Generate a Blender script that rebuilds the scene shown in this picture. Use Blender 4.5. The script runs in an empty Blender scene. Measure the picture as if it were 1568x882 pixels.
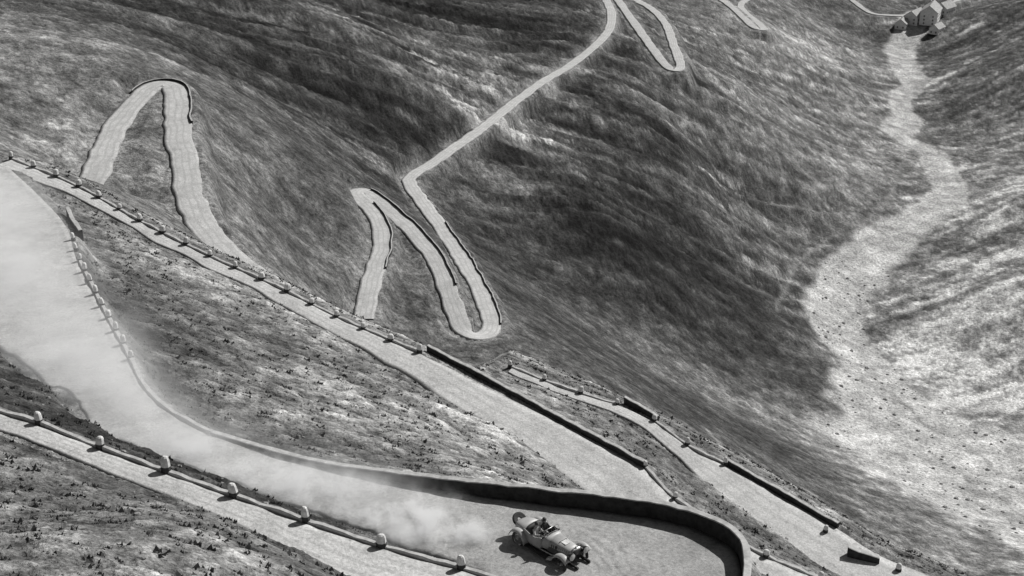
import bpy, numpy as np, math, random, time, bmesh
from mathutils import Vector, Matrix, kdtree
random.seed(7); rng=np.random.default_rng(7)
F=2154.0; TH=math.radians(24); CT,ST=math.cos(TH),math.sin(TH)
def ray(u,v):
    yv=(441-v)/F
    return ((u-784)/F, CT+yv*ST, -ST+yv*CT)
def PT(u,v,t):
    d=ray(u,v); return (d[0]*t,d[1]*t,d[2]*t)
def PZ(p):
    d=ray(p[0],p[1]); t=p[2]/d[2]; return (d[0]*t,d[1]*t,p[2])
# ------------------------------------------------------------------ noise
def vn(x,y,seed=0):
    xi=np.floor(x).astype(np.int64); yi=np.floor(y).astype(np.int64)
    fx=x-xi; fy=y-yi; fx=fx*fx*(3-2*fx); fy=fy*fy*(3-2*fy)
    def h(a,b):
        k=(a*374761393+b*668265263+seed*144269504)&0xffffffff
        k=((k^(k>>13))*1274126177)&0xffffffff
        return (k^(k>>16))/4294967296.0
    return ((h(xi,yi)*(1-fx)+h(xi+1,yi)*fx)*(1-fy)+(h(xi,yi+1)*(1-fx)+h(xi+1,yi+1)*fx)*fy)*2-1
def fbm(x,y,o=4,seed=0,g=0.5):
    s=0;a=1;n=0
    for i in range(o):
        s=s+a*vn(x*2**i+i*17.3,y*2**i-i*9.1,seed+i); n+=a; a*=g
    return s/n
def sm(x): 
    x=np.clip(x,0,1); return x*x*(3-2*x)
# ------------------------------------------------------------------ roads as image pixel coordinates with estimated heights
def cat(P,step):
    P=[np.array(p,float) for p in P]
    P=[2*P[0]-P[1]]+P+[2*P[-1]-P[-2]]
    out=[]
    for i in range(1,len(P)-2):
        a,b,c,d=P[i-1],P[i],P[i+1],P[i+2]
        n=max(2,int(np.linalg.norm(c-b)/step))
        for k in range(n):
            t=k/n
            out.append(0.5*((2*b)+(-a+c)*t+(2*a-5*b+4*c-d)*t*t+(-a+3*b-3*c+d)*t**3))
    out.append(P[-2]); return np.array(out)
def resample(P,n):
    P=np.array(P,float); s=np.r_[0,np.cumsum(np.linalg.norm(np.diff(P,axis=0),axis=1))]
    q=np.linspace(0,s[-1],n)
    return np.stack([np.interp(q,s,P[:,k]) for k in range(3)],1)
def length(P): return np.linalg.norm(np.diff(P,axis=0),axis=1).sum()

R1R=[(15,258,-50.3),(60,300,-49),(100,345,-47.5),(118,400,-46.8),(150,465,-46),(195,550,-45),(215,590,-44.6),(255,630,-44.3),(320,665,-44),(430,700,-43.7),(520,722,-43.5),(650,745,-43.3),(800,768,-43),(940,785,-42.8),(1030,800,-42.6),(1090,820,-42.4),(1125,845,-42.2),(1135,882,-42),(1130,930,-41.9)]
R1L=[(-160,262,-50.5),(-150,330,-49),(-110,400,-47.5),(-60,460,-46.8),(-10,522,-46),(60,575,-45),(112,613,-44.6),(160,662,-44.3),(240,694,-44),(340,730,-43.7),(440,764,-43.5),(545,804,-43.3),(615,836,-43),(690,864,-42.8),(780,900,-42.6),(850,940,-42.4),(920,980,-42.2),(955,1020,-42),(980,1050,-41.9)]
R2R=[(15,243,-50.6),(120,287,-52.2),(220,343,-54),(320,393,-55.6),(420,438,-57),(520,488,-58.2),(640,540,-59.2),(760,600,-60.2),(880,660,-61.2),(985,715,-62),(1030,763,-62.6),(1090,802,-63.2),(1155,845,-64),(1240,882,-64.8),(1340,930,-65.6)]
R3R=[(780,562,-66.5),(850,590,-67.5),(900,607,-68.4),(945,620,-69),(1000,645,-69.8),(1060,688,-71),(1110,712,-71.6),(1190,757,-72.8),(1280,808,-74),(1345,850,-74.8),(1410,876,-75.6),(1500,915,-76.6)]
R0R=[(-80,600,-38),(0,633,-38.3),(56,650,-38.6),(145,685,-39),(240,720,-39.5),(350,760,-40),(460,798,-40.5),(577,838,-41.1),(705,873,-41.7),(800,905,-41.9)]
RA=[(110,315,-97.3),(135,285,-96.6),(148,262,-96),(160,225,-95.3),(186,180,-94.3),(220,141,-93.5),(243,127,-93.1),(266,131,-93.3),(272,160,-94),(272,200,-95.5),(283,250,-97.5),(290,300,-99.5),(310,345,-101.5),(345,385,-103.5),(400,430,-106)]
RB=[(555,490,-134.4),(563,455,-133.5),(574,410,-133),(586,370,-132.3),(580,338,-131.8),(561,313,-131.5),(545,299,-131.4),(543,292,-131.6),(560,294,-131.9),(600,325,-133),(640,362,-135),(668,400,-137),(685,440,-139),(698,480,-141.5),(712,508,-143.5),(738,514,-145),(753,498,-146),(744,465,-147),(725,425,-149),(700,385,-151),(670,340,-153),(640,300,-155),(626,279,-156),(632,267,-156.5),(660,250,-157.5),(700,222,-159),(745,190,-161),(785,158,-163.5),(830,125,-166),(875,98,-169),(910,70,-171),(932,45,-173),(936,20,-174.5),(928,0,-176),(915,-30,-178)]
RC=[(935,-20,-184),(950,5,-184.6),(975,40,-185.5),(1000,75,-186.5),(1018,98,-187.5),(1032,108,-188.3),(1042,100,-189.2),(1032,70,-191),(1020,38,-193),(1000,15,-194.5),(980,3,-195.5),(950,-15,-197)]
RD=[(1085,-18,-214.5),(1100,-5,-215),(1120,10,-216),(1140,28,-217),(1155,42,-218.5),(1170,45,-220),(1160,34,-221.5),(1140,18,-222.8),(1135,5,-224),(1160,-10,-226)]
RE=[(1280,-18,-262),(1300,-4,-265),(1325,15,-268),(1345,22,-270),(1400,22,-273),(1440,8,-276),(1500,-10,-280)]
roads=[]
def offs(C,w,side):
    T=np.gradient(C[:,:2],axis=0); T/=np.linalg.norm(T,axis=1)[:,None]+1e-9
    N=np.stack([T[:,1],-T[:,0]],1)
    O=C.copy(); 
    O[:,:2]+=N*side*(w[:,None] if hasattr(w,'__len__') else w); return O
def smooth(a,k):
    if k<2: return a
    p=np.pad(a,((k,k),(0,0)),mode='edge'); ker=np.ones(2*k+1)/(2*k+1)
    return np.stack([np.convolve(p[:,i],ker,'valid') for i in range(3)],1)
def centre_road(name,pts,w,core,blend,low,step):
    C=cat([PZ(p) for p in pts],step); C=resample(C,int(length(C)/step)); C=smooth(C,2)
    q=np.arange(len(C))*step
    j=fbm(q/4,np.zeros(len(C)),3,3)*w*0.10; j2=fbm(q/4,np.ones(len(C))*9,3,8)*w*0.10
    L=offs(C,w/2+j,-1); R=offs(C,w/2+j2,1)
    roads.append((name,L,R,core,blend,low)); return L,C,R
def edge_road(name,Rp,w,core,blend,low,step=0.5):
    R=cat([PZ(p) for p in Rp],step); u=np.concatenate([[0],np.cumsum(np.linalg.norm(np.diff(R,axis=0),axis=1))])
    st=np.array([PZ(p) for p in Rp]); si=[np.argmin(np.linalg.norm(R-s,axis=1)) for s in st]; wu=np.interp(np.arange(len(R)),si,w)
    n=int(u[-1]/step); q=np.linspace(0,u[-1],n); wu=np.interp(q,u,wu); R=smooth(resample(R,n),2)
    j=fbm(np.arange(n)*step/4,np.zeros(n),3,9)*.4
    L=offs(R,np.maximum(wu+j,.8),1)
    roads.append((name,L,R,core,blend,low)); return L,R
def catn(P,n):
    P=[np.array(p,float) for p in P]; P=[2*P[0]-P[1]]+P+[2*P[-1]-P[-2]]; out=[]
    for i in range(1,len(P)-2):
        a,b,c,d=P[i-1],P[i],P[i+1],P[i+2]
        for k in range(n):
            t=k/n; out.append(0.5*((2*b)+(-a+c)*t+(2*a-5*b+4*c-d)*t*t+(-a+3*b-3*c+d)*t**3))
    out.append(P[-2]); return np.array(out)
r1R=catn([PZ(p) for p in R1R],24); r1L=catn([PZ(p) for p in R1L],24)
r1Lj=r1L.copy(); r1Lj[:,1]+=fbm(np.arange(len(r1L))/9.,np.zeros(len(r1L)),3,5)*.9
roads.append(('gravel_road',r1Lj,r1R,0.4,1.8,0.12))
r2L,r2R=edge_road('gravel_road',R2R,[3,1.8,1.5,1.7,2.0,2.6,3.5,4.8,6,7,7,6.5,6.3,6.3,6.3],0.6,2.2,0.12)
r3L,r3R=edge_road('gravel_road',R3R,[1,1.2,1.4,1.6,1.8,2.4,4.2,6.2,7,7,7,7],0.6,2.2,0.12)
r0L,r0R=edge_road('gravel_road',R0R,[1.3,1.4,1.4,1.5,1.6,1.9,2.3,3.5,4,4],0.3,1.2,0.10)
aL,aC,aR=centre_road('gravel_road',RA,5.8,0.8,4,0.3,1.0)
bL,bC,bR=centre_road('gravel_road',RB,4.8,0.6,3,0.3,1.0)
cL,cC,cR=centre_road('gravel_road',RC,5.0,1.2,6,0.5,2.0)
dL,dC,dR=centre_road('gravel_road',RD,5.0,1.2,6,0.5,2.0)
eL,eC,eR=centre_road('gravel_road',RE,5.0,1.5,8,0.6,2.0)
# ------------------------------------------------------------------ terrain control
ctrl=[PT(*c) for c in [
 (0,200,262),(0,100,320),(0,0,385),(300,0,480),(600,0,640),(780,0,725),(450,200,400),(450,350,330),(600,130,500),(250,60,400),
 (900,300,520),(1100,250,680),(1100,500,520),(900,500,430),(1200,400,640),(1250,650,480),(1100,640,400),(950,580,350),(1400,800,380),(1420,865,345),
 (1300,200,860),(1250,60,1020),(784,-150,1300),(1568,-150,1900),(0,-150,500),(1430,-150,2100),(300,-150,640),
 (1568,100,985),(1568,0,1150),(1568,300,758),(1568,450,628),(-250,200,235),(-250,420,112),(-200,650,74),(1850,500,600),(1850,882,350),(1850,200,850),(1850,0,1150),
 (200,860,52),(250,790,61.5),(60,790,60),(450,870,60),(784,1400,35),(0,1200,34),(1568,1200,52),(1400,1000,70),(820,230,545),(1000,180,640),
 (-250,0,330),(650,430,345),(690,528,323),(755,540,320),(350,396,262),(560,480,316),(200,300,268),(450,440,290),(1040,130,705)]]
ctrl+=[(0,3,-16),(-60,0,-16),(60,0,-20),(0,10,-18)]
RIV=[(1425,20,-286),(1405,45,-284),(1375,75,-282),(1385,110,-280),(1400,135,-278.5),(1375,160,-277),(1390,185,-275.5),(1370,210,-274),(1425,232,-273),(1440,260,-271.5),(1460,295,-270),(1430,325,-269),(1370,360,-267),(1330,400,-265),(1295,435,-263),(1280,480,-260.5),(1285,520,-258.5),(1330,560,-256),(1345,600,-253.5),(1370,640,-251),(1440,690,-247.5),(1500,740,-243),(1580,800,-236),(1620,860,-228)]
RW=[16,20,22,22,17,17,23,23,22,25,26,33,38,42,44,44,44,52,70,100,160,175,140,110]
riv=np.array([PZ(p) for p in RIV])
for k in range(0,len(riv),2): ctrl.append(tuple(riv[k]))
def subs(A,n): 
    i=np.linspace(0,len(A)-1,n).astype(int); return [tuple(A[k]) for k in i]
ctrl+=subs((r1L+r1R)/2,11)+subs(r2R+(r2L-r2R)*.3,9)+subs(r3R+(r3L-r3R)*.3,7)+subs((r0L+r0R)/2,6)+subs(aC,8)+subs(bC,16)+subs(cC,7)+subs(dC,5)+subs(eC,3)
ctrl=np.array(ctrl,float)
ca=np.arctan2(ctrl[:,0],ctrl[:,1]); cr=np.hypot(ctrl[:,0],ctrl[:,1]); cl=np.log(np.maximum(cr,3))
def kern(d): return d*d*np.log(d+1e-6)
def fit(a,l,val,lam,kern):
    n=len(a); D=np.hypot(a[:,None]-a[None],l[:,None]-l[None]); K=kern(D)+lam*np.eye(n)
    Pm=np.stack([np.ones(n),a,l],1); A=np.block([[K,Pm],[Pm.T,np.zeros((3,3))]])
    return np.linalg.solve(A,np.r_[val,0,0,0])
def ev(w,a0,l0,a,l,kern):
    out=w[-3]+w[-2]*a+w[-1]*l
    for i in range(len(a0)): out=out+w[i]*kern(np.hypot(a-a0[i],l-l0[i]))
    return out
gw=fit(ca,cl,-ctrl[:,2]/np.maximum(cr,3),2e-5,kern)
azf=np.linspace(-0.47,0.47,1050); azo=np.array([0.5,.55,.62,.7,.8,.95,1.1,1.3,1.5])
az=np.r_[-azo[::-1],azf,azo]
lf=np.linspace(math.log(24),math.log(2300),1500); lr=np.r_[math.log(4),math.log(8),math.log(14),math.log(20),lf,np.log([2500,2900,3500,5000,8000,14000,25000])]
A,Lg=np.meshgrid(az,lr,indexing='ij')
Ac=np.clip(A,-.5,.5); Lc=np.clip(Lg,math.log(14),math.log(2300))
ga=np.linspace(-.5,.5,300); gl=np.linspace(math.log(14),math.log(2300),600)
GA,GL=np.meshgrid(ga,gl,indexing='ij'); G=ev(gw,ca,cl,GA,GL,kern)
# the shoulder carrying the long road: below it the hillside is a steep bank down to the lower hairpins
def polar(P): return np.arctan2(P[:,0],P[:,1]),np.log(np.hypot(P[:,0],P[:,1])),-P[:,2]/np.hypot(P[:,0],P[:,1])
a2,l2,g2=polar(r2R); a3,l3,g3=polar(r3R)
k2=a2<a3.min()-.03
ka=np.r_[a2[k2],a3]; kl_=np.r_[l2[k2],l3]; kg=np.r_[g2[k2],g3]; kv=np.r_[np.full(k2.sum(),.007),np.full(len(a3),.014)]; o=np.argsort(ka)
cl_=np.interp(ga,ka[o],kl_[o]); cg_=np.interp(ga,ka[o],kg[o]-kv[o])
tb=np.array([(-200,255),(0,255),(350,262),(560,312),(700,318),(780,320),(950,335),(1100,370),(1400,340),(1700,340)],float)
sl=np.interp(ga,np.arctan((tb[:,0]-784)/F/.9),np.log(tb[:,1]*.9))
gsl=np.array([np.interp(sl[i],gl,G[i]) for i in range(len(ga))])
lm=cl_+.03+(sl-cl_-.03)*.35
ramp=sm((GL-lm[:,None])/(sl-lm)[:,None])
tgt=cg_[:,None]+(np.minimum(gsl,cg_)-cg_)[:,None]*ramp
inn=(GL>cl_[:,None]+.03)&(GL<sl[:,None])
G=np.where(inn,np.maximum(G,tgt),G)
def bil(G,ga,gl,a,l):
    fa=(a-ga[0])/(ga[1]-ga[0]); fl=(l-gl[0])/(gl[1]-gl[0])
    ia=np.clip(fa.astype(int),0,len(ga)-2); il=np.clip(fl.astype(int),0,len(gl)-2); fa=fa-ia; fl=fl-il
    return (G[ia,il]*(1-fa)+G[ia+1,il]*fa)*(1-fl)+(G[ia,il+1]*(1-fa)+G[ia+1,il+1]*fa)*fl
g=bil(G,ga,gl,Ac,Lc)
Rr=np.exp(Lg); X=Rr*np.sin(A); Y=Rr*np.cos(A); Z=-g*np.exp(Lc)
lq=np.linspace(math.log(16),math.log(2200),900)
def ground(u,v):
    d=ray(u,v); a_=math.atan2(d[0],d[1]); tg=-d[2]/math.hypot(d[0],d[1]); a_=max(-.5,min(.5,a_))
    gg=bil(G,ga,gl,np.full(900,a_),lq); s=np.where(gg<=tg)[0]
    if len(s)==0: return None
    l=lq[s[0]]; return a_,l,math.exp(l)*math.sin(a_),math.exp(l)*math.cos(a_)
kl=lambda d:d
def field(T):
    cc=[]
    for (u,v,Lm) in T:
        q=ground(u,v)
        if q: cc.append((q[0],q[1],Lm))
    cc=np.array(cc); cw=fit(cc[:,0],cc[:,1],cc[:,2],0.002,kl)
    return bil(ev(cw,cc[:,0],cc[:,1],GA,GL,kl),ga,gl,Ac,Lc)
def seg_dist(P,W,x,y):
    best=np.full(x.shape,1e9)
    for k in range(len(P)-1):
        a=P[k,:2]; b=P[k+1,:2]; ab=b-a; t=np.clip(((x-a[0])*ab[0]+(y-a[1])*ab[1])/(ab@ab),0,1)
        d=np.hypot(x-a[0]-ab[0]*t,y-a[1]-ab[1]*t)/(W[k]+(W[k+1]-W[k])*t)
        best=np.minimum(best,d)
    return best
rt=np.hypot(np.hypot(riv[:,0],riv[:,1]),riv[:,2]); rw=np.array(RW)*rt/F
fm=(Rr>300)&(Rr<1700)&(A>0.12)
RD_=np.full(A.shape,9.0)
xf=X[fm];yf=Y[fm]
nr=fbm(xf/14,yf/14,5,101,.65); nrb=fbm(xf/30+9,yf/30,4,107,.6)
RD_[fm]=seg_dist(riv,rw,xf+nr*4,yf+nr*4)+nr*.2+nrb*.45
rv=1-sm((RD_-.8)/.4); rvw=1-sm((RD_-.9)/1.2)
# ---- relief
far=sm((Rr-230)/250); near=1-sm((Rr-170)/120)
# how gullied the slope is from place to place (steep broken flanks against smooth meadow)
GUL=np.clip(field([(400,60,.9),(600,60,1),(800,50,1),(200,60,.4),(50,150,.3),(250,250,.25),(600,200,1),(450,200,.5),(740,150,1),(900,150,1.1),(850,260,1.1),(950,340,1),(1050,250,1.1),(1150,200,.9),(1100,350,.8),(1050,120,.8),(1200,280,.6),(1250,150,.4),(420,320,.15),(500,370,.1),(650,430,.1),(850,430,.4),(950,500,.1),(1100,470,.3),(1000,570,.05),(1150,580,.1),(1200,660,.15),(1300,300,.3),(1500,100,.8),(1550,350,.8),(1450,480,.7),(1300,60,.3),(1350,800,.2)]),0,1.15)
dx,dy=0.83,0.56
wx=fbm(X/160,Y/160,2,50)*4; wy=fbm(X/160,Y/160,2,60)*4
al=(X+wx)*dx+(Y+wy)*dy; ac=-(X+wx)*dy+(Y+wy)*dx
br=fbm(X/9,Y/9,4,301,.65)*3.4
st1=fbm(al/110,ac/14,5,11,.60); st2=fbm(al/34,(ac+br)/6,4,21,.62); st3=fbm(al/8,(ac+br)/2.6,3,31,.65)
rgt=sm((A-0.235)/0.06)*far
al2=X*0.85+Y*0.53+wx*3; ac2=-X*.53+Y*.85+wy*3
st4=fbm(al2/120,(ac2+br)/17,5,41,.62); st5=fbm(al2/30,(ac2+br)/6,4,44,.62)
iso=fbm(X/5.5,Y/5.5,5,143,.8)
stv=st1*(1-rgt)+st4*rgt*.4
gul=-np.abs(fbm(al/260,ac/17,5,15,.55))*2
Z+=far*(1-rvw*.85)*(stv*1.5*GUL+gul*4.2*GUL*(1-rgt)+st2*.6*GUL*(1-rgt)+iso*1.1)*np.where(Rr>2300,0,1)
al3=X*.87-Y*.5; ac3=X*.5+Y*.87
terr=fbm(al3/11,ac3/2.4,4,71,.65); nz=fbm(X/1.4,Y/1.4,4,81,.68); nz2=fbm(X/9,Y/9,3,91)
Z+=near*(terr*0.30+nz*0.24+nz2*.35)+ (1-near)*(nz2*.4+nz*.12)*(1-far)
# ---- flatten the roads into the hillside
samp=[];att=[]
for (nm,L,R,core,bl,low) in roads:
    W=np.linalg.norm(L-R,axis=1).max(); n=max(5,int(W/ (0.6 if core<0.75 and low<.2 else 1.0)))
    for k in range(n+1):
        P=L+(R-L)*k/n
        samp.append(P); att.append(np.tile([core,bl,low],(len(P),1)))
samp=np.concatenate(samp); att=np.concatenate(att)
kd=kdtree.KDTree(len(samp))
for i,p in enumerate(samp): kd.insert((p[0],p[1],0),i)
kd.balance()
mask=np.zeros(A.shape,bool)
sa=np.arctan2(samp[:,0],samp[:,1]); sr=np.hypot(samp[:,0],samp[:,1]); daz=azf[1]-azf[0]; dl=lf[1]-lf[0]
ii=((sa-azf[0])/daz).astype(int)+len(azo); jj=((np.log(sr)-lf[0])/dl).astype(int)+4
mg=np.minimum(att[:,0]+att[:,1]+1.0,13)
for q in range(len(samp)):
    i,j=ii[q],jj[q]; a=int(mg[q]/(sr[q]*daz))+1; b=int(mg[q]/(sr[q]*dl))+1
    if i+a<0 or i-a>=A.shape[0] or j-b>=A.shape[1]: continue
    mask[max(0,i-a):i+a+1,max(0,j-b):j+b+1]=True
ROADD=np.full(A.shape,99.0)
fx=X[mask]; fy=Y[mask]; nd=np.empty(len(fx)); ni=np.empty(len(fx),int)
find=kd.find
for q,(x_,y_) in enumerate(zip(fx.tolist(),fy.tolist())):
    _,i_,d_=find((x_,y_,0)); ni[q]=i_; nd[q]=d_
zz=Z[mask]; zs=samp[ni,2]; at=att[ni]
w=sm((nd-at[:,0])/at[:,1])
zz=(zs-at[:,2])*(1-w)+zz*w
Z[mask]=zz; ROADD[mask]=nd
# ---- ground reflectance
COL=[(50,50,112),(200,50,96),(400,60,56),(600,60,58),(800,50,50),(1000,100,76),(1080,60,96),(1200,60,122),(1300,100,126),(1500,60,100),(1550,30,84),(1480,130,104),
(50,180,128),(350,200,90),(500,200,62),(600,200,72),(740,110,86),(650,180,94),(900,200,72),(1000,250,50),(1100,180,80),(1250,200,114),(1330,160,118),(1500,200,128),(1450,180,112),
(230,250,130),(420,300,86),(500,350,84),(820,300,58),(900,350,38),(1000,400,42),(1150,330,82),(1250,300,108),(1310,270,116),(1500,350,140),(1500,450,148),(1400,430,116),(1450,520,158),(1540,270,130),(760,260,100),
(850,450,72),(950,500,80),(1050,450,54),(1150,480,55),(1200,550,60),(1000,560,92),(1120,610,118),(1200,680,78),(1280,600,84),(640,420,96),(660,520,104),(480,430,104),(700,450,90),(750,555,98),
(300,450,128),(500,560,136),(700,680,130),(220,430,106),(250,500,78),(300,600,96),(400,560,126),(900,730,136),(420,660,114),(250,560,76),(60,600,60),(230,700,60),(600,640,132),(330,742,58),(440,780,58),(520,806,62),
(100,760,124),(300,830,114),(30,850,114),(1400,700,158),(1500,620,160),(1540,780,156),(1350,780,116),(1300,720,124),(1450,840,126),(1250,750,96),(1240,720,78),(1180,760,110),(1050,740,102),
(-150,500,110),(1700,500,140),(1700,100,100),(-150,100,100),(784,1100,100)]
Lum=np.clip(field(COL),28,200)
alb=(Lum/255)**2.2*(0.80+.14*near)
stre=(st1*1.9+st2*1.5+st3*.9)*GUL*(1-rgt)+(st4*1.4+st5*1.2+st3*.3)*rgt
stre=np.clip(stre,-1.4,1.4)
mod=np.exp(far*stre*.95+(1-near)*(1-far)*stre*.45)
thin=sm((fbm(al/42,(ac+br)/6,5,131,.72)-.15)/.12)*far*(1-rgt)*sm((fbm(X/70,Y/70,3,135)+.12)/.3)*np.clip(GUL*1.2,0,1)
thin2=sm((st5-.15)/.2)*rgt*.35
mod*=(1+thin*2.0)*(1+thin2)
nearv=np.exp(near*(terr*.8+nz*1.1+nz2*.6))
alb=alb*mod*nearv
alb*=np.exp(iso*1.35*(1-near)+fbm(X/40,Y/40,4,147,.6)*.45*(1-near)); spk=vn(X/1.7,Y/1.7,145); alb*=np.exp(spk*.36*(1-near))
gr=0.38*np.exp(fbm(X/8,Y/8,6,151,.78)*.75)
chan=np.exp(-(np.abs(fbm(X/60,Y/60,4,161,.6))/.05)**2)*.5
alb=alb*(1-rv)+gr*(1-chan*.6)*rv
vg=np.exp(-(np.maximum(ROADD-.5,0)/np.where(Rr>230,2.0,.5))**1.3)*np.clip(.6+nz*1.0+nz2*.8,0,1)
alb=alb*(1-vg*.75)+0.30*vg*.75
def path(pts,wd,val):
    P=np.array([(ground(u,v)[2],ground(u,v)[3],0) for (u,v) in pts]); C=smooth(cat(P,4),2); C[:,0]+=vn(np.arange(len(C))/4,np.zeros(len(C)),7)*2
    m=(X>P[:,0].min()-5)&(X<P[:,0].max()+5)&(Y>P[:,1].min()-5)&(Y<P[:,1].max()+5)
    C=C[::3]
    d=seg_dist(C,np.full(len(C),wd),X[m],Y[m]); k=np.exp(-d**2)*.6*np.clip(.7+iso[m],0,1)
    alb[m]=alb[m]*(1-k)+val*k
path([(1320,55),(1312,90),(1290,140),(1290,165),(1345,215),(1385,235),(1345,325),(1290,350),(1225,395),(1200,440),(1192,480)],1.1,.24)
path([(1075,655),(1095,680),(1108,705)],.8,.3)
alb=np.clip(alb,.008,.56)
# ------------------------------------------------------------------ materials
def newmat(name):
    m=bpy.data.materials.new(name); m.use_nodes=True; nt=m.node_tree
    b=nt.nodes['Principled BSDF']; b.inputs['Roughness'].default_value=.95
    b.inputs['Specular IOR Level'].default_value=.06
    return m,nt,b
def noise(nt,scale,detail=5,rough=.6,vec=None):
    n=nt.nodes.new('ShaderNodeTexNoise'); n.inputs['Scale'].default_value=scale; n.inputs['Detail'].default_value=detail; n.inputs['Roughness'].default_value=rough
    if vec is not None: nt.links.new(vec,n.inputs['Vector'])
    return n.outputs['Fac']
def math_(nt,op,a,b=0.0):
    n=nt.nodes.new('ShaderNodeMath'); n.operation=op
    for i,q in enumerate((a,b)):
        if isinstance(q,(int,float)): n.inputs[i].default_value=q
        else: nt.links.new(q,n.inputs[i])
    return n.outputs[0]
def mapr(nt,a,f0,f1,t0,t1):
    n=nt.nodes.new('ShaderNodeMapRange'); nt.links.new(a,n.inputs[0])
    for i,v in enumerate((f0,f1,t0,t1)): n.inputs[1+i].default_value=v
    return n.outputs[0]
def objvec(nt): return nt.nodes.new('ShaderNodeTexCoord').outputs['Object']
def grey(nt,val,b):
    c=nt.nodes.new('ShaderNodeCombineColor')
    for i in range(3): nt.links.new(val,c.inputs[i])
    nt.links.new(c.outputs[0],b.inputs['Base Color'])
def bump(nt,h,b,strength,dist):
    n=nt.nodes.new('ShaderNodeBump'); n.inputs['Strength'].default_value=strength; n.inputs['Distance'].default_value=dist
    nt.links.new(h,n.inputs['Height']); nt.links.new(n.outputs[0],b.inputs['Normal'])
def simple(name,base,lo=.75,hi=1.25,scale=3,rough=.9,bs=.3,bd=.05,metal=0,spec=.12):
    m,nt,b=newmat(name); v=objvec(nt); n=noise(nt,scale,5,.65,v)
    grey(nt,math_(nt,'MULTIPLY',mapr(nt,n,.3,.7,lo,hi),base),b); b.inputs['Roughness'].default_value=rough; b.inputs['Metallic'].default_value=metal
    b.inputs['Specular IOR Level'].default_value=spec
    if bs>0: bump(nt,n,b,bs,bd)
    return m
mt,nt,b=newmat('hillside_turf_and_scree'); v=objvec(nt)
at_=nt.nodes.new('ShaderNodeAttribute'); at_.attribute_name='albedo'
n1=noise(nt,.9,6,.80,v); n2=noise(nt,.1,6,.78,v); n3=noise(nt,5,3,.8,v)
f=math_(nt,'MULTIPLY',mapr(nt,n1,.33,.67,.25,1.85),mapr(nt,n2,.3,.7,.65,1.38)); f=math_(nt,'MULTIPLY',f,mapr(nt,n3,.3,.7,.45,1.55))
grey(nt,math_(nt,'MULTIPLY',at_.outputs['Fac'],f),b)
bump(nt,math_(nt,'ADD',n1,math_(nt,'MULTIPLY',n2,3.0)),b,.75,.6)
def gravel(name,lo,hi,hair=False):
    m,nt,b=newmat(name); v=objvec(nt)
    n1=noise(nt,.35,6,.72,v); n2=noise(nt,5,5,.78,v); n5=noise(nt,1.6,3,.6,v)
    base=math_(nt,'MULTIPLY',mapr(nt,n1,.3,.7,lo,hi),mapr(nt,n2,.3,.7,.65,1.32))
    base=math_(nt,'MULTIPLY',base,mapr(nt,n5,.62,.70,1.0,.72))
    ac_=nt.nodes.new('ShaderNodeAttribute'); ac_.attribute_name='across'
    acx=math_(nt,'ADD',ac_.outputs['Fac'],math_(nt,'MULTIPLY',math_(nt,'SUBTRACT',noise(nt,.12,3,.5,v),.5),.25))
    rut=math_(nt,'SINE',math_(nt,'MULTIPLY',acx,25.0))
    rut=math_(nt,'MULTIPLY',mapr(nt,rut,.2,1.0,0,1),mapr(nt,n1,.4,.6,.3,1))
    if not hair: base=math_(nt,'MULTIPLY',base,math_(nt,'SUBTRACT',1.0,math_(nt,'MULTIPLY',rut,.2)))
    ed=math_(nt,'ABSOLUTE',math_(nt,'SUBTRACT',ac_.outputs['Fac'],.5)); ed=math_(nt,'ADD',ed,math_(nt,'MULTIPLY',math_(nt,'SUBTRACT',n5,.5),.25))
    base=math_(nt,'MULTIPLY',base,mapr(nt,ed,.40,.52,1.0,.7))
    if hair:
        cen=PZ((845,850,-42.9))
        d=nt.nodes.new('ShaderNodeVectorMath'); d.operation='DISTANCE'; nt.links.new(v,d.inputs[0]); d.inputs[1].default_value=(cen[0]-2.0,cen[1]-2.5,-42.9)
        rr=math_(nt,'ADD',d.outputs['Value'],math_(nt,'MULTIPLY',noise(nt,.5,4,.6,v),1.2))
        ring=math_(nt,'SINE',math_(nt,'MULTIPLY',rr,11.0))
        mk=math_(nt,'MULTIPLY',mapr(nt,rr,3.2,4.6,0,1),mapr(nt,rr,6.0,8.0,1,0))
        sp=nt.nodes.new('ShaderNodeSeparateXYZ'); nt.links.new(v,sp.inputs[0])
        mk=math_(nt,'MULTIPLY',mk,mapr(nt,sp.outputs['X'],cen[0]+1,cen[0]+3,0,1))
        mk=math_(nt,'MULTIPLY',mk,mapr(nt,noise(nt,1.2,3,.5,v),.42,.6,0,1))
        base=math_(nt,'MULTIPLY',base,math_(nt,'ADD',1.0,math_(nt,'MULTIPLY',math_(nt,'MULTIPLY',ring,mk),.3)))
        base=math_(nt,'MULTIPLY',base,mapr(nt,sp.outputs['X'],-18,-3,1.25,1.0))
    grey(nt,base,b); bump(nt,math_(nt,'ADD',n2,n5),b,.6,.08)
    return m
mr=gravel('dusty_gravel',.36,.57); mh=gravel('hairpin_gravel',.25,.42,True)
m_wall=simple('shade_toned_masonry',.04,.5,1.5,2.2,.95,.6,.08)  # shade on the wall faces is put into this near-black base colour
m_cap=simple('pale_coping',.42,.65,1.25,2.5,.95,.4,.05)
m_white=simple('whitewash',.68,.65,1.12,5,.8,.3,.03)
m_base=simple('tarred_foot',.05,.6,1.4,5,.8,.3,.03)
m_kerb=simple('pale_stone',.44,.5,1.35,1.2,.9,.4,.05)
m_rock=simple('rock',.22,.4,1.6,1.5,.95,.6,.1)
m_turf=simple('turf_blades',.11,.35,1.9,.4,.9,0,0)
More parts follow.
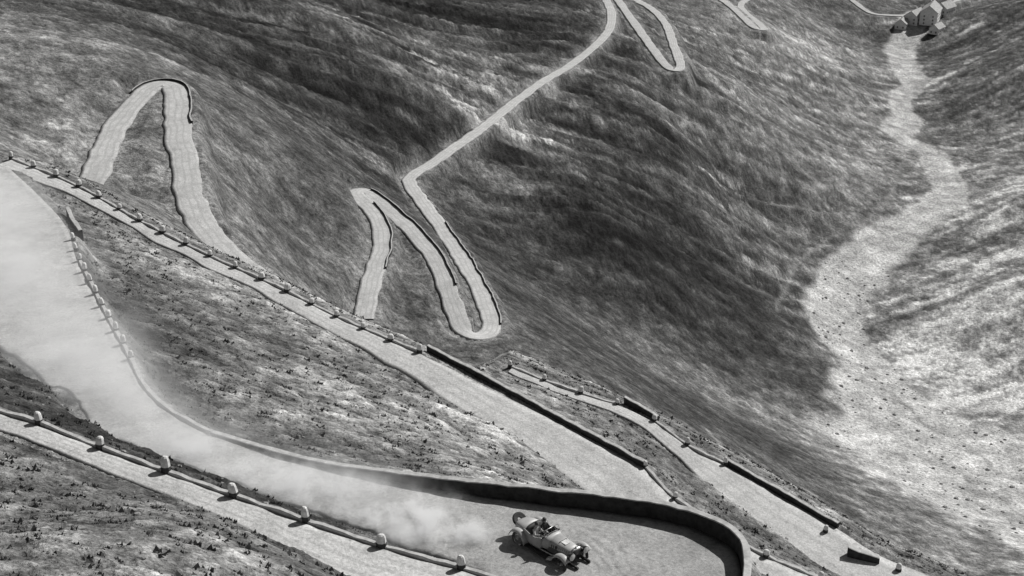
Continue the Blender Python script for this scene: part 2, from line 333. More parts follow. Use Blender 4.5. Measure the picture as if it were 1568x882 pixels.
# ------------------------------------------------------------------ mesh helpers
SC=bpy.context.scene.collection
def mesh_np(name,V,Fc,mat,smooth_=True,attr=None,an='albedo'):
    me=bpy.data.meshes.new(name); nV=len(V); nF=len(Fc); k=Fc.shape[1]
    me.vertices.add(nV); me.vertices.foreach_set('co',np.ascontiguousarray(V,dtype=np.float32).ravel())
    me.loops.add(nF*k); me.loops.foreach_set('vertex_index',Fc.astype(np.int32).ravel())
    me.polygons.add(nF); me.polygons.foreach_set('loop_start',np.arange(0,nF*k,k,dtype=np.int32)); 
    me.update(calc_edges=True)
    me.polygons.foreach_set('use_smooth',np.full(nF,smooth_))
    if attr is not None:
        a=me.attributes.new(an,'FLOAT','POINT'); a.data.foreach_set('value',attr.astype(np.float32).ravel())
    me.materials.append(mat); me.validate()
    o=bpy.data.objects.new(name,me); SC.objects.link(o); return o
def pymesh(name,V,Fc,mat,parent=None,smooth_=False,mats=None,mi=None):
    me=bpy.data.meshes.new(name); me.from_pydata([tuple(v) for v in V],[],Fc)
    for m in (mats or [mat]): me.materials.append(m)
    for k,p in enumerate(me.polygons):
        p.use_smooth=smooth_
        if mi is not None: p.material_index=mi[k]
    o=bpy.data.objects.new(name,me); SC.objects.link(o)
    if parent: o.parent=parent
    return o
def empty(name,loc=(0,0,0),rz=0):
    o=bpy.data.objects.new(name,None); SC.objects.link(o); o.location=loc; o.rotation_euler=(0,0,rz); return o
na,nl=A.shape
I=np.arange(na*nl).reshape(na,nl)
Fq=np.stack([I[:-1,:-1],I[1:,:-1],I[1:,1:],I[:-1,1:]],-1).reshape(-1,4)[:,::-1]
V=np.stack([X,Y,Z],-1).reshape(-1,3)
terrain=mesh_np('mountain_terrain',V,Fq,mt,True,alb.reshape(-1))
def road_mesh(name,L,R,mat,n=10):
    m=len(L); rows=[]; ac_=[0]
    Ld=L.copy(); Ld[:,2]-=.5; Rd=R.copy(); Rd[:,2]-=.5
    rows.append(Ld)
    for k in range(n+1):
        P=L+(R-L)*k/n; q=P.copy(); q[:,2]+=vn(P[:,0]/1.3,P[:,1]/1.3,5)*.03-abs(k/n-.5)*.06; rows.append(q); ac_.append(k/n)
    rows.append(Rd); ac_.append(1)
    V=np.stack(rows,1); c=V.shape[1]; I=np.arange(m*c).reshape(m,c)
    Fq=np.stack([I[:-1,:-1],I[1:,:-1],I[1:,1:],I[:-1,1:]],-1).reshape(-1,4)
    return mesh_np(name,V.reshape(-1,3),Fq,mat,True,np.tile(np.array(ac_),m),'across')
for i,(nm,L,R,core,bl,low) in enumerate(roads):
    road_mesh(nm,L,R,mh if i==0 else mr, 24 if i==0 else 8)
def gridz(x,y):
    a=np.arctan2(x,y); l=np.log(np.hypot(x,y)); fa=np.interp(a,az,np.arange(len(az))); fl=np.interp(l,lr,np.arange(len(lr)))
    ia=np.clip(fa.astype(int),0,na-2); il=np.clip(fl.astype(int),0,nl-2); fa=fa-ia; fl=fl-il
    z=(Z[ia,il]*(1-fa)+Z[ia+1,il]*fa)*(1-fl)+(Z[ia,il+1]*(1-fa)+Z[ia+1,il+1]*fa)*fl
    return z,ROADD[ia,il],RD_[ia,il]
def wall(name,P,h,th,mat=None,step=.6,top=.9,base=.6,hj=.05):
    P=resample(np.array(P),max(2,int(length(np.array(P))/step))); n=len(P)
    h=np.interp(np.linspace(0,1,n),np.linspace(0,1,len(h)),h) if hasattr(h,'__len__') else np.full(n,h)
    h=h*(1+fbm(np.arange(n)*.7,np.zeros(n),2,17)*hj*4)
    tj=th*(1+fbm(np.arange(n)*.6,np.zeros(n)+3,2,19)*.25)
    a=offs(P,tj/2,-1); b_=offs(P,tj/2,1)
    V=[];Fc=[];mi=[]
    for i in range(n):
        V+= [a[i]-[0,0,base],a[i]+[0,0,h[i]-.05],P[i]+(a[i]-P[i])*.8+[0,0,h[i]],P[i]+(b_[i]-P[i])*.8+[0,0,h[i]],b_[i]+[0,0,h[i]-.05],b_[i]-[0,0,base]]
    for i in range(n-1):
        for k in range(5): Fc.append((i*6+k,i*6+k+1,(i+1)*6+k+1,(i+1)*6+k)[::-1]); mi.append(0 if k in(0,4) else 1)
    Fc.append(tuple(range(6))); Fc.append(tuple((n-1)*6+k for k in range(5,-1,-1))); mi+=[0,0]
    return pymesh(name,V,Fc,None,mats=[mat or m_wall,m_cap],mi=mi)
def kerb(P,h=.10,th=.28): return wall('kerb_wall',P,h,th,m_kerb,hj=.2)
def stones(name,P,sp,w=.42,h=.7):
    P=np.array(P); n=max(2,int(length(P)/sp)+1); Q=resample(P,n); V=[];Fc=[];mi=[]
    T=np.gradient(Q[:,:2],axis=0)
    for i in range(n):
        a=math.atan2(T[i,1],T[i,0])+random.uniform(-.2,.2); s=w*random.uniform(.82,1.15); hh=h*random.uniform(.8,1.15)
        prof=[(-.4,.56),(0,.55),(hh*.35,.51),(hh*.36,.51),(hh*.75,.46),(hh*.92,.36),(hh,.18)]
        b0=len(V); lean=random.uniform(-.12,.12); lean2=random.uniform(-.1,.1)
        for (z_,r_) in prof:
            for k in range(8):
                an=k*math.pi/4+math.pi/8; cx=math.cos(an);cy=math.sin(an); mxx=max(abs(cx),abs(cy)); f=(.35/mxx+.65)
                lx=cx*r_*s*f*1.15; ly=cy*r_*s*f
                V.append((Q[i,0]+lx*math.cos(a)-ly*math.sin(a)+lean*z_,Q[i,1]+lx*math.sin(a)+ly*math.cos(a)+lean2*z_,Q[i,2]+z_))
        for r_ in range(6):
            for k in range(8): Fc.append((b0+r_*8+k,b0+r_*8+(k+1)%8,b0+(r_+1)*8+(k+1)%8,b0+(r_+1)*8+k)); mi.append(0 if r_<2 else 1)
        Fc.append(tuple(b0+48+k for k in range(8))); mi.append(1)
    return pymesh(name,V,Fc,None,mats=[m_base,m_white],mi=mi)
def edge(pts,off=0.0):
    C=cat([PZ(p) for p in pts],.5); C=smooth(C,1)
    return offs(C,off,-1) if off else C
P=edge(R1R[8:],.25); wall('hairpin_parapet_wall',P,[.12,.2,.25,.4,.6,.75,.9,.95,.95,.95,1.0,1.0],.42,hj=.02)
kerb(edge(R1R[3:9],.25),.12,.3)
stones('guard_stones',edge([(108,368,-47.2),(118,400,-46.8),(150,465,-46),(195,550,-45)],.25),2.9)
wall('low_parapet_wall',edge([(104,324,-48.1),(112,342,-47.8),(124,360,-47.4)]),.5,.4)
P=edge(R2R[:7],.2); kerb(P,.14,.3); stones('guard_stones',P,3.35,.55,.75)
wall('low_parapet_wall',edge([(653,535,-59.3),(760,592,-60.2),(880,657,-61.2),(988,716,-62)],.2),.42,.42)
P=edge(R2R[9:],.2); kerb(P,.14,.3); stones('guard_stones',P,4.2)
P=edge(R3R[:4],.2); kerb(P,.14,.3); stones('guard_stones',P,3.0)
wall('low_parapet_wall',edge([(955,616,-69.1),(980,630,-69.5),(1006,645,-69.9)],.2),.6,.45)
P=edge(R3R[4:7],.2); kerb(P,.14,.3); stones('guard_stones',P,3.0)
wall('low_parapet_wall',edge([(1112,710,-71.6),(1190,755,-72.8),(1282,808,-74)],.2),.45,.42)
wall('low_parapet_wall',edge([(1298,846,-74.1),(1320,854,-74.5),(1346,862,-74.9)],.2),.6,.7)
P=edge([(1262,815,-73.9),(1345,866,-74.9),(1410,884,-75.6),(1500,925,-76.6)],.2); stones('guard_stones',P,3.6)
P=edge(R0R,.2); kerb(P,.12,.26); stones('guard_stones',edge(R0R[2:9],.2),4.0,.45,.78)
def part(P,pts,lo,hi):
    a=PZ(pts[lo]); b_=PZ(pts[hi]); ia=np.argmin(np.linalg.norm(P-a,axis=1)); ib=np.argmin(np.linalg.norm(P-b_,axis=1)); return P[min(ia,ib):max(ia,ib)+1]
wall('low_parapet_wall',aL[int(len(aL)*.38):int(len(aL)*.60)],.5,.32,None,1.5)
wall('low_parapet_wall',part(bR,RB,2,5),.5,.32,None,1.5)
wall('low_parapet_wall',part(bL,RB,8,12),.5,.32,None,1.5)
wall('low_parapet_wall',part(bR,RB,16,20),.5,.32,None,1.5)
# ------------------------------------------------------------------ grass and rocks
def scatter(name,n,box,size,mat,kind,cond=None,thr=-.1):
    x=rng.uniform(box[0],box[1],n); y=rng.uniform(box[2],box[3],n)
    z,rd,rvd=gridz(x,y); k=(rd>.8)&(np.abs(np.arctan2(x,y))<.45)
    k&=(fbm((x*.87-y*.5)/6,(x*.5+y*.87)/2.5,3,201)>thr)
    if cond is not None: k&=cond(x,y,rvd)
    x,y,z=x[k],y[k],z[k]; V=[];Fc=[]
    for i in range(len(x)):
        s=size*min(3.0,random.lognormvariate(0,.6)); b0=len(V)
        if kind=='tuft':
            for q in range(10):
                a=random.uniform(0,6.28); r=random.uniform(.0,.5)*s; bx=x[i]+1.6*r*math.cos(a); by=y[i]+r*math.sin(a)
                w_=s*.28; hh=s*random.uniform(.12,.28); a2=random.uniform(0,3.1); c=len(V)
                V+=[(bx-w_*math.cos(a2),by-w_*math.sin(a2),z[i]-.08),(bx+w_*math.cos(a2),by+w_*math.sin(a2),z[i]-.08),(bx+math.cos(a)*s*.25,by+math.sin(a)*s*.25,z[i]+hh)]
                Fc.append((c,c+1,c+2))
        else:
            m=7
            for (zz_,rr_) in ((-.25,.5),(.15,.55),(.42,.3)):
                for q in range(m):
                    a=q*6.283/m+random.uniform(-.2,.2); r=rr_*s*random.uniform(.75,1.2)
                    V.append((x[i]+r*math.cos(a)*1.2,y[i]+r*math.sin(a),z[i]+zz_*s*random.uniform(.8,1.2)))
            for t in range(2):
                for q in range(m): Fc.append((b0+t*m+q,b0+t*m+(q+1)%m,b0+(t+1)*m+(q+1)%m,b0+(t+1)*m+q))
            Fc.append(tuple(b0+2*m+q for q in range(m)))
    return pymesh(name,V,Fc,mat)
scatter('grass_tufts',40000,(-60,75,40,175),.19,m_turf,'tuft',None,-.2)
scatter('scattered_rocks',6000,(-60,75,35,175),.10,m_rock,'rock',None,-.6)
scatter('river_boulders',2500,(90,300,310,620),.45,m_rock,'rock',lambda x,y,r:r<1.1,-.3)
sx,sy,sz=PZ((6,592,-44.6))
V=[];Fc=[]
for i in range(14):
    px,py=sx+random.uniform(-.7,.7),sy+random.uniform(-.7,.7); s=random.uniform(.2,.4); b0=len(V); pz=sz+random.uniform(0,.35)
    for (h_,r_) in ((-.5,.5),(.1,.6),(.5,.3)):
        for q in range(6): a=q*1.047+random.uniform(-.2,.2); V.append((px+r_*s*math.cos(a)*1.3,py+r_*s*math.sin(a),pz+h_*s))
    for t in range(2):
        for q in range(6): Fc.append((b0+t*6+q,b0+t*6+(q+1)%6,b0+(t+1)*6+(q+1)%6,b0+(t+1)*6+q))
    Fc.append(tuple(b0+12+q for q in range(6)))
pymesh('stone_pile',V,Fc,m_cap)
# ------------------------------------------------------------------ village
m_stone=simple('whitewashed_house_wall',.80,.8,1.1,.6,.9,.2,.05); m_roof=simple('slate_roof',.36,.6,1.4,.8,.8,.3,.05); m_dark=simple('dark_opening',.02,.9,1.1,1,.6,0,0)
def box(name,c,s,mat,parent,bev=0.0,rot=(0,0,0)):
    x,y,z=s[0]/2,s[1]/2,s[2]/2
    V=[(a*x,b*y,c_*z) for a in(-1,1) for b in(-1,1) for c_ in(-1,1)]
    Fc=[(0,1,3,2),(4,6,7,5),(0,4,5,1),(2,3,7,6),(0,2,6,4),(1,5,7,3)]
    o=pymesh(name,V,Fc,mat,parent); o.location=c; o.rotation_euler=rot
    if bev: md=o.modifiers.new('b','BEVEL'); md.width=bev; md.segments=2
    return o
def house(u,v,L,W,H,rz,name='alpine_house',mat=None):
    q=ground(u,v); x,y=q[2],q[3]; z=float(gridz(np.array([x]),np.array([y]))[0][0])-.8
    e=empty(name,(x,y,z),rz); mat=mat or m_stone; rh=W*.38
    V=[(-L/2,-W/2,0),(L/2,-W/2,0),(L/2,W/2,0),(-L/2,W/2,0),(-L/2,-W/2,H),(L/2,-W/2,H),(L/2,W/2,H),(-L/2,W/2,H),(-L/2,0,H+rh),(L/2,0,H+rh)]
    pymesh('walls',V,[(0,1,5,4),(2,3,7,6),(1,2,6,9,5),(3,0,4,8,7)],mat,e)
    o=.6; t=.25; hh=H+.05; k=rh/(W/2)
    for sgn in(-1,1):
        V=[(-L/2-o,sgn*(W/2+o),hh-k*o),(L/2+o,sgn*(W/2+o),hh-k*o),(L/2+o,0,hh+rh),(-L/2-o,0,hh+rh)]; V+= [(a,b_,c+t) for a,b_,c in V]
        pymesh('roof',V,[(0,1,2,3),(4,7,6,5),(0,4,5,1),(2,6,7,3),(1,5,6,2),(3,7,4,0)],m_roof,e)
    nw=max(2,int(L/3))
    for fl in range(max(1,int(H/3))):
        for i in range(nw):
            xx=-L/2+(i+.5)*L/nw
            for sg in(-1,1): box('window',(xx,sg*W/2,1.9+fl*2.9),(1.0,.1,1.3),m_dark,e)
        for i in(-1,1):
            for sg in(-1,1): box('window',(sg*L/2,i*W/4,1.9+fl*2.9),(.1,1.0,1.3),m_dark,e)
    box('door',(0,-W/2-.02,1.1),(1.2,.12,2.2),m_dark,e); box('chimney',(L/4,W*.12,H+rh),(.9,.9,1.8),mat,e)
house(1400,38,18,12,7,.9); house(1424,34,24,14,11,1.15); house(1446,24,16,11,8,.8); house(1450,10,20,11,8,1.2); house(1380,46,11,9,5,1.1); house(1434,50,13,8,5,.9,'stone_barn')
# ------------------------------------------------------------------ vintage car
m_paint=simple('pale_paint',.38,.85,1.1,3,.45,0,0,spec=.4); m_black=simple('black_paint',.02,.8,1.2,3,.35,0,0,spec=.5); m_tyre=simple('dusty_tyre',.05,.6,1.5,8,.9,.3,.01)
m_side=simple('dusty_dark_paint',.08,.7,1.3,3,.5,0,0,spec=.4)
m_chrome=simple('nickel_plate',.45,.9,1.1,4,.35,0,0,metal=1.0); m_leather=simple('leather',.05,.7,1.3,6,.6,.3,.01,spec=.3); m_lens=simple('lamp_glass',.5,.95,1.05,4,.08,0,0,spec=.8)
cx,cy,cz=PZ((843,846,-42.93))
HD=math.radians(-47); car=empty('vintage_race_car',(cx,cy,cz),HD); CS=1.2; car.scale=(CS,CS,CS)
def loft(name,secs,mat,parent,n=20,pw=3.0,cap=True,smooth_=True,half=None):
    V=[];Fc=[]
    for (x,yc,hw,z0,z1) in secs:
        zc=(z0+z1)/2; hz=(z1-z0)/2
        for k in range(n):
            a=2*math.pi*k/n; c,s=math.cos(a),math.sin(a)
            V.append((x,yc+hw*math.copysign(abs(c)**(2/pw),c),zc+hz*math.copysign(abs(s)**(2/pw),s)))
    for i in range(len(secs)-1):
        for k in range(n): Fc.append((i*n+k,i*n+(k+1)%n,(i+1)*n+(k+1)%n,(i+1)*n+k))
    if cap: Fc.append(tuple(range(n))[::-1]); Fc.append(tuple((len(secs)-1)*n+k for k in range(n)))
    return pymesh(name,V,Fc,mat,parent,smooth_)
def revolve(name,prof,mat,parent,loc,axis='y',n=28):
    V=[];Fc=[];m=len(prof)
    for k in range(n):
        a=2*math.pi*k/n
        for (r,h) in prof:
            if axis=='y': V.append((r*math.cos(a),h,r*math.sin(a)))
            else: V.append((h,r*math.cos(a),r*math.sin(a)))
    for k in range(n):
        for j in range(m-1): Fc.append((k*m+j,k*m+j+1,((k+1)%n)*m+j+1,((k+1)%n)*m+j))
    o=pymesh(name,V,Fc,mat,parent,True); o.location=loc; return o
def tube(name,P,r,mat,parent,n=8):
    V=[];Fc=[]
    P=[Vector(p) for p in P]
    for i,p in enumerate(P):
        t=(P[min(i+1,len(P)-1)]-P[max(i-1,0)]).normalized(); a=t.orthogonal().normalized(); b_=t.cross(a)
        for k in range(n):
            an=2*math.pi*k/n; V.append(p+(a*math.cos(an)+b_*math.sin(an))*r)
    for i in range(len(P)-1):
        for k in range(n): Fc.append((i*n+k,i*n+(k+1)%n,(i+1)*n+(k+1)%n,(i+1)*n+k))
    return pymesh(name,V,Fc,mat,parent,True)
loft('bonnet',[(.35,0,.45,.42,1.02),(.8,0,.41,.42,1.0),(1.2,0,.37,.43,.98),(1.5,0,.33,.45,.96)],m_paint,car,pw=2.8)
loft('body_rear',[(-2.05,0,.22,.52,.72),(-1.85,0,.38,.44,.86),(-1.5,0,.50,.40,.96),(-1.15,0,.57,.38,.98)],m_paint,car)
loft('scuttle',[(-.05,0,.56,.38,1.04),(.15,0,.52,.38,1.08),(.35,0,.452,.40,1.022)],m_paint,car)
for s in(-1,1): 
    loft('cockpit_side',[(-1.15,s*.54,.05,.38,.97),(-.8,s*.55,.05,.38,.88),(-.4,s*.56,.05,.38,.86),(-.05,s*.54,.05,.38,1.0)],m_paint,car,12)
    box('engine_side_panel',(.72,s*.425,.58),(.95,.06,.26),m_side,car,.01)
box('cockpit_floor',(-.6,0,.42),(1.1,1.0,.06),m_black,car)
loft('seat_back',[(-1.1,0,.50,.45,1.05),(-.95,0,.49,.45,1.02)],m_leather,car,16)
box('seat_cushion',(-.68,0,.53),(.5,.95,.16),m_leather,car,.05)
box('dashboard',(-.02,0,.9),(.05,.98,.2),m_black,car)
loft('radiator_shell',[(1.5,0,.36,.42,1.02),(1.60,0,.36,.42,1.02)],m_chrome,car,24,3)
loft('radiator_core',[(1.59,0,.31,.47,.97),(1.615,0,.31,.47,.97)],m_black,car,24,3)
revolve('radiator_cap',[(0,.0),(.04,0),(.04,.08),(0,.1)],m_chrome,car,(1.55,0,1.0),'y').rotation_euler=(math.pi/2,0,0)
for s in(-1,1):
    for i in range(9): box('bonnet_louvre',(.5+i*.1,s*(.43-.012*i),.78),(.035,.02,.16),m_black,car)
    box('chassis_rail',(.2,s*.36,.38),(3.7,.07,.12),m_black,car)
    revolve('headlamp',[(0,-.16),(.08,-.14),(.14,-.05),(.17,.05),(.17,.08)],m_black,car,(1.68,s*.42,.82),'x')
    revolve('headlamp_lens',[(.165,.075),(.1,.10),(0,.11)],m_lens,car,(1.68,s*.42,.82),'x')
    tube('lamp_bracket',[(1.62,s*.40,.68),(1.6,s*.36,.5)],.025,m_black,car)
    for (wx_,r0,a0,a1,back) in ((1.35,.47,35,165,True),(-1.35,.47,-5,165,False)):
        V=[];Fc=[]; pts=[]
        for k in range(15):
            a=math.radians(a0+(a1-a0)*k/14); pts.append((wx_+r0*math.cos(a),.36+r0*math.sin(a)))
        if back: pts+=[(wx_-.62,.42),(wx_-.8,.33)]
        for (px_,pz_) in pts:
            V+=[(px_,s*.52,pz_-.03),(px_,s*.56,pz_+.01),(px_,s*.66,pz_+.035),(px_,s*.78,pz_+.01),(px_,s*.84,pz_-.06)]
        for i in range(len(pts)-1):
            for k in range(4): Fc.append((i*5+k,i*5+k+1,i*5+6+k,i*5+5+k))
        o=pymesh('mudguard',V,Fc,m_paint,car,True); md=o.modifiers.new('s','SOLIDIFY'); md.thickness=.02
    box('running_board',(-.15,s*.67,.30),(1.5,.26,.04),m_black,car,.01)
    for wx_ in(1.35,-1.35):
        W=empty('wheel',(wx_,s*.67,.36),-.28 if wx_>0 else 0); W.parent=car
        revolve('tyre',[(.27,-.05),(.31,-.075),(.35,-.06),(.365,0),(.35,.06),(.31,.075),(.27,.05),(.27,-.05)],m_tyre,W,(0,0,0))
        revolve('rim',[(.27,-.05),(.25,-.04),(.25,.04),(.27,.05)],m_chrome,W,(0,0,0))
        revolve('hub',[(0,-.09),(.05,-.08),(.06,0),(.05,.08),(0,.09)],m_chrome,W,(0,0,0))
        V=[];Fc=[]
        for k in range(24):
            a=2*math.pi*k/24; a2=a+.2*(1 if k%2 else -1); c=len(V); t=.006
            p=(.05*math.cos(a2),.05*(1 if k%2 else -1),.05*math.sin(a2)); q=(.255*math.cos(a),0,.255*math.sin(a)); nx,nz_=-math.sin(a)*t,math.cos(a)*t
            V+=[(p[0]-nx,p[1],p[2]-nz_),(p[0]+nx,p[1],p[2]+nz_),(q[0]+nx,q[1],q[2]+nz_),(q[0]-nx,q[1],q[2]-nz_),(p[0],p[1]+.01,p[2]),(q[0],q[1]+.01,q[2])]
            Fc+=[(c,c+1,c+2,c+3),(c,c+4,c+5,c+3),(c+1,c+2,c+5,c+4)]
        pymesh('spokes',V,Fc,m_chrome,W)
tube('front_axle',[(1.35,-.6,.34),(1.35,-.3,.30),(1.35,.3,.30),(1.35,.6,.34)],.035,m_black,car)
tube('rear_axle',[(-1.35,-.6,.36),(-1.35,.6,.36)],.05,m_black,car)
tube('front_dumb_iron',[(1.2,-.36,.4),(1.8,-.36,.36),(1.88,-.36,.32)],.035,m_black,car); tube('front_dumb_iron',[(1.2,.36,.4),(1.8,.36,.36),(1.88,.36,.32)],.035,m_black,car)
tube('exhaust_pipe',[(.9,-.46,.5),(.6,-.52,.42),(-.5,-.52,.36),(-2.0,-.42,.34)],.035,m_chrome,car)
sw=revolve('spare_wheel',[(.12,-.05),(.26,-.05),(.31,-.075),(.355,-.04),(.36,0),(.355,.04),(.31,.075),(.26,.05),(.12,.05)],m_tyre,car,(-1.98,0,.76),'x'); sw.rotation_euler=(0,-.85,0)
tube('bonnet_strap',[(.75,-.43,.55),(.75,-.41,.85),(.75,-.2,1.0),(.75,.2,1.0),(.75,.41,.85),(.75,.43,.55)],.022,m_leather,car)
V=[(.12,-.45,1.06),(.12,.45,1.06),(.02,.42,1.32),(.02,-.42,1.32)]
tube('windscreen_frame',V+[V[0]],.014,m_chrome,car)
mg_,nt,b=newmat('windscreen_glass'); b.inputs['Transmission Weight'].default_value=1; b.inputs['Roughness'].default_value=.02; b.inputs['Base Color'].default_value=(.9,.9,.9,1)
pymesh('windscreen_glass',V,[(0,1,2,3)],mg_,car)
P=[(-.18+.06*math.cos(k*math.pi/10)*.6,-.25+.19*math.sin(k*math.pi/10),.98+.19*math.cos(k*math.pi/10)) for k in range(21)]
tube('steering_wheel',P,.015,m_black,car); tube('steering_column',[(-.18,-.25,.98),(.1,-.25,.85)],.02,m_black,car)
box('race_number_panel',(.9,0,1.003),(.35,.3,.012),m_white,car)
# ---- crew
m_skin=simple('skin',.32,.9,1.1,9,.6,0,0); m_cloth=simple('white_overalls',.45,.8,1.2,5,.9,.2,.01); m_cloth2=simple('dark_jacket',.06,.8,1.2,5,.9,.2,.01); m_cap2=simple('leather_helmet',.08,.8,1.2,6,.6,0,0)
def person(name,y,cloth,hands):
    e=empty(name,(cx,cy,cz),HD); e.scale=(CS*.93,CS*.93,CS*.95)
    J=[(-.70,y,.66),(-.74,y,.85),(-.74,y,1.05),(-.72,y,1.17),(-.70,y,1.24)]; R=[(.15,.12),(.14,.11),(.15,.11),(.075,.07),(.055,.055)]
    E=[(0,1),(1,2),(2,3),(3,4)]
    for s,h in((-1,hands[0]),(1,hands[1])):
        b0=len(J); J+=[(-.73,y+s*.17,1.10),(-.55,y+s*.24,.90),h]; R+=[(.065,.065),(.048,.048),(.032,.032)]; E+=[(2,b0),(b0,b0+1),(b0+1,b0+2)]
        b0=len(J); J+=[(-.68,y+s*.09,.62),(-.28,y+s*.11,.66),(.0,y+s*.11,.50)]; R+=[(.085,.085),(.06,.06),(.045,.045)]; E+=[(0,b0),(b0,b0+1),(b0+1,b0+2)]
    me=bpy.data.meshes.new('body'); me.from_pydata(J,E,[]); me.materials.append(cloth); o=bpy.data.objects.new('body',me); SC.objects.link(o); o.parent=e
    md=o.modifiers.new('skin','SKIN'); 
    for i,vv in enumerate(me.skin_vertices[0].data): vv.radius=R[i]; vv.use_root=(i==0)
    md.use_smooth_shade=True; s2=o.modifiers.new('sub','SUBSURF'); s2.levels=1; s2.render_levels=2
    hx=-.69; hz=1.34
    V=[];Fc=[];n=14
    prof=[(-.125,.03,.02),(-.10,.055,.02),(-.06,.072,.012),(-.01,.08,.004),(.04,.083,0),(.08,.075,-.005),(.11,.05,-.008),(.125,.015,-.01)]
    for (dz,r,ox) in prof:
        for k in range(n):
            a=2*math.pi*k/n; xx=r*1.18*math.cos(a)+ox
            if abs(dz+.02)<.03 and k==0: xx+=.022
            V.append((hx+xx,y+r*math.sin(a)*.92,hz+dz))
    for i in range(len(prof)-1):
        for k in range(n): Fc.append((i*n+k,i*n+(k+1)%n,(i+1)*n+(k+1)%n,(i+1)*n+k))
    Fc.append(tuple(range(n))[::-1]); Fc.append(tuple((len(prof)-1)*n+k for k in range(n)))
    pymesh('head',V,Fc,m_skin,e,True)
    V=[];Fc=[]
    for i,(dz,r) in enumerate(((-.03,.094),(.02,.1),(.07,.094),(.11,.068),(.138,.02))):
        for k in range(n):
            a=2*math.pi*k/n; V.append((hx-.012+r*1.12*math.cos(a),y+r*.96*math.sin(a),hz+dz+(.045 if (k in(0,1,n-1) and i==0) else 0)))
    for i in range(4):
        for k in range(n): Fc.append((i*n+k,i*n+(k+1)%n,(i+1)*n+(k+1)%n,(i+1)*n+k))
    Fc.append(tuple(4*n+k for k in range(n))); pymesh('cap',V,Fc,m_cap2,e,True)
    tube('goggles',[(hx+.09*math.cos(a),y+.088*math.sin(a),hz+.035) for a in[-1.3+.26*q for q in range(11)]],.016,m_black,e)
    for s,h in((-1,hands[0]),(1,hands[1])):
        loft('palm',[(h[0]-.01,h[1],.025,h[2]-.035,h[2]+.035),(h[0]+.07,h[1],.022,h[2]-.04,h[2]+.04)],m_skin,e,10,2.4)
        for q in range(4):
            zq=h[2]+.03-.02*q; ln=(.045,.055,.052,.04)[q]
            tube('finger_%d'%(q+1),[(h[0]+.06,h[1],zq),(h[0]+.06+ln*.6,h[1]-s*.005,zq),(h[0]+.06+ln*.8,h[1]-s*.03,zq-.004)],.009,m_skin,e,6)
        tube('thumb',[(h[0]+.01,h[1]-s*.01,h[2]+.03),(h[0]+.04,h[1]-s*.03,h[2]+.045),(h[0]+.065,h[1]-s*.035,h[2]+.04)],.011,m_skin,e,6)
person('driver',-.25,m_cloth,[(-.28,-.43,1.0),(-.28,-.07,1.0)])
person('passenger',.25,m_cloth2,[(-.15,.12,.82),(-.15,.44,.82)])
# ------------------------------------------------------------------ dust
dust=empty('dust_cloud')
def dustmat(name,dens,nscale,thr,em):
    m=bpy.data.materials.new(name); m.use_nodes=True; nt=m.node_tree; nt.nodes.clear()
    out=nt.nodes.new('ShaderNodeOutputMaterial'); pv=nt.nodes.new('ShaderNodeVolumePrincipled'); nt.links.new(pv.outputs[0],out.inputs['Volume'])
    tc=nt.nodes.new('ShaderNodeTexCoord'); ln=nt.nodes.new('ShaderNodeVectorMath'); ln.operation='LENGTH'; nt.links.new(tc.outputs['Object'],ln.inputs[0])
    fall=mapr(nt,ln.outputs['Value'],.15,1.0,1,0)
    geo=nt.nodes.new('ShaderNodeNewGeometry'); n=noise(nt,nscale,4,.65,geo.outputs['Position'])
    nn_=mapr(nt,n,thr,thr+.2,0,1)
    d=math_(nt,'MULTIPLY',math_(nt,'MULTIPLY',fall,fall),math_(nt,'MULTIPLY',nn_,dens))
    nt.links.new(d,pv.inputs['Density']); pv.inputs['Color'].default_value=(.97,.97,.97,1); pv.inputs['Anisotropy'].default_value=.15
    nt.links.new(math_(nt,'MULTIPLY',d,em),pv.inputs['Emission Strength'])  # added glow stands in for light scattered repeatedly inside the dust
    return m
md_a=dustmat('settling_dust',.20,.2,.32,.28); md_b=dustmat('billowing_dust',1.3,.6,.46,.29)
def puff(c,s,mat,rz=0):
    me=bpy.data.meshes.new('puff'); bm=bmesh.new(); bmesh.ops.create_icosphere(bm,subdivisions=2,radius=1.0); bm.to_mesh(me); bm.free(); me.materials.append(mat)
    o=bpy.data.objects.new('puff',me); SC.objects.link(o); o.location=c; o.scale=s; o.rotation_euler=(0,0,rz); o.parent=dust
def rp(i,a):
    k=min(len(r1R)-1,int(i*24)); return r1L[k]*(1-a)+r1R[k]*a
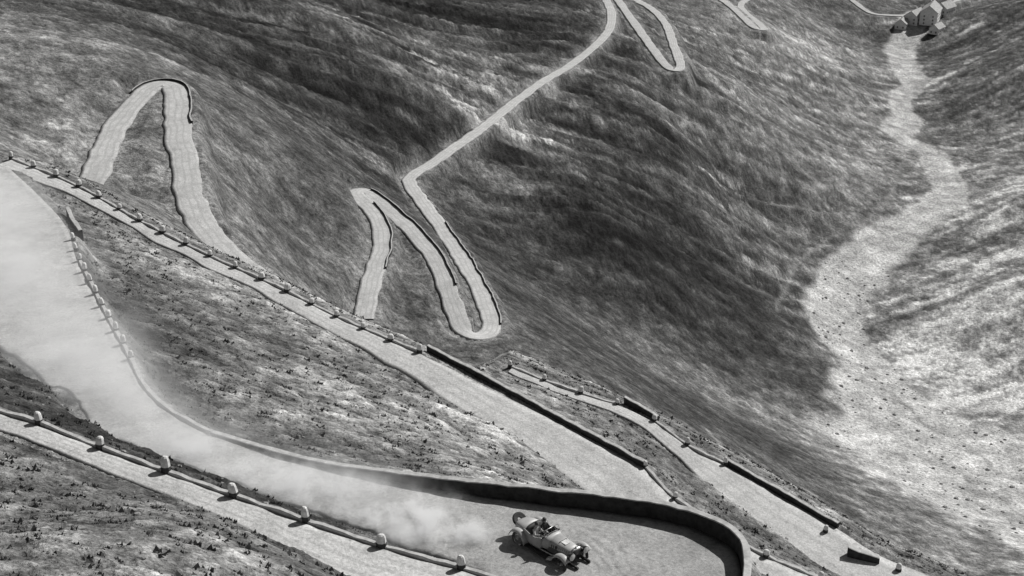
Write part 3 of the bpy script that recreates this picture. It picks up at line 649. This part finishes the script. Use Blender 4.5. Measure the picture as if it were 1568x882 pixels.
def hd(i):
    k=int(i*24); t=r1R[min(k+8,len(r1R)-1)]-r1R[max(0,k-8)]; return math.atan2(t[1],t[0])
for (i,a,sx_,sy_,sz_) in ((1.5,.45,18,10,4.6),(3.2,.45,15,9,4.4),(4.8,.45,13,8,4.0),(6.3,.42,11,6.4,3.3),(7.8,.4,10,5.2,2.6),(9.3,.4,10,4.6,2.3),(10.6,.4,8,4.0,2.0)):
    c=rp(i,a); puff((c[0],c[1],c[2]+.7),(sx_,sy_,sz_),md_a,hd(i))
for (i,a,s_) in ((8.4,.3,2.6),(9.3,.35,2.9),(10.0,.32,3.1),(10.6,.35,3.3),(11.2,.35,3.5),(11.8,.35,3.2),(12.1,.2,2.6),(12.35,.35,2.2)):
    c=rp(i,a); puff((c[0],c[1],c[2]+.35),(s_*1.5,s_*.95,s_*.52),md_b,hd(i))
# ------------------------------------------------------------------ camera, light
cam=bpy.data.cameras.new('camera'); co=bpy.data.objects.new('camera',cam); SC.objects.link(co)
cam.sensor_width=36; cam.lens=36*F/1568; cam.clip_end=60000; cam.clip_start=.5; co.rotation_euler=(math.pi/2-TH,0,0); bpy.context.scene.camera=co
sv=Vector((.62,.52,.70)).normalized(); el=math.asin(sv.z)
sun=bpy.data.lights.new('sun','SUN'); sun.energy=5.0; sun.angle=math.radians(.5); so=bpy.data.objects.new('sun',sun); SC.objects.link(so)
so.rotation_euler=(-sv).to_track_quat('-Z','Y').to_euler(); sun.color=(1,.988,.962)
w_=bpy.data.worlds.new('World'); bpy.context.scene.world=w_; w_.use_nodes=True; nt=w_.node_tree
sk=nt.nodes.new('ShaderNodeTexSky'); sk.sky_type='NISHITA'; sk.sun_disc=False; sk.sun_elevation=el; sk.sun_rotation=math.atan2(sv.x,sv.y)
bw=nt.nodes.new('ShaderNodeRGBToBW'); nt.links.new(sk.outputs[0],bw.inputs[0]); nt.links.new(bw.outputs[0],nt.nodes['Background'].inputs[0]); nt.nodes['Background'].inputs[1].default_value=.052
bpy.context.scene.view_settings.view_transform='Standard'; bpy.context.scene.view_settings.look='None'
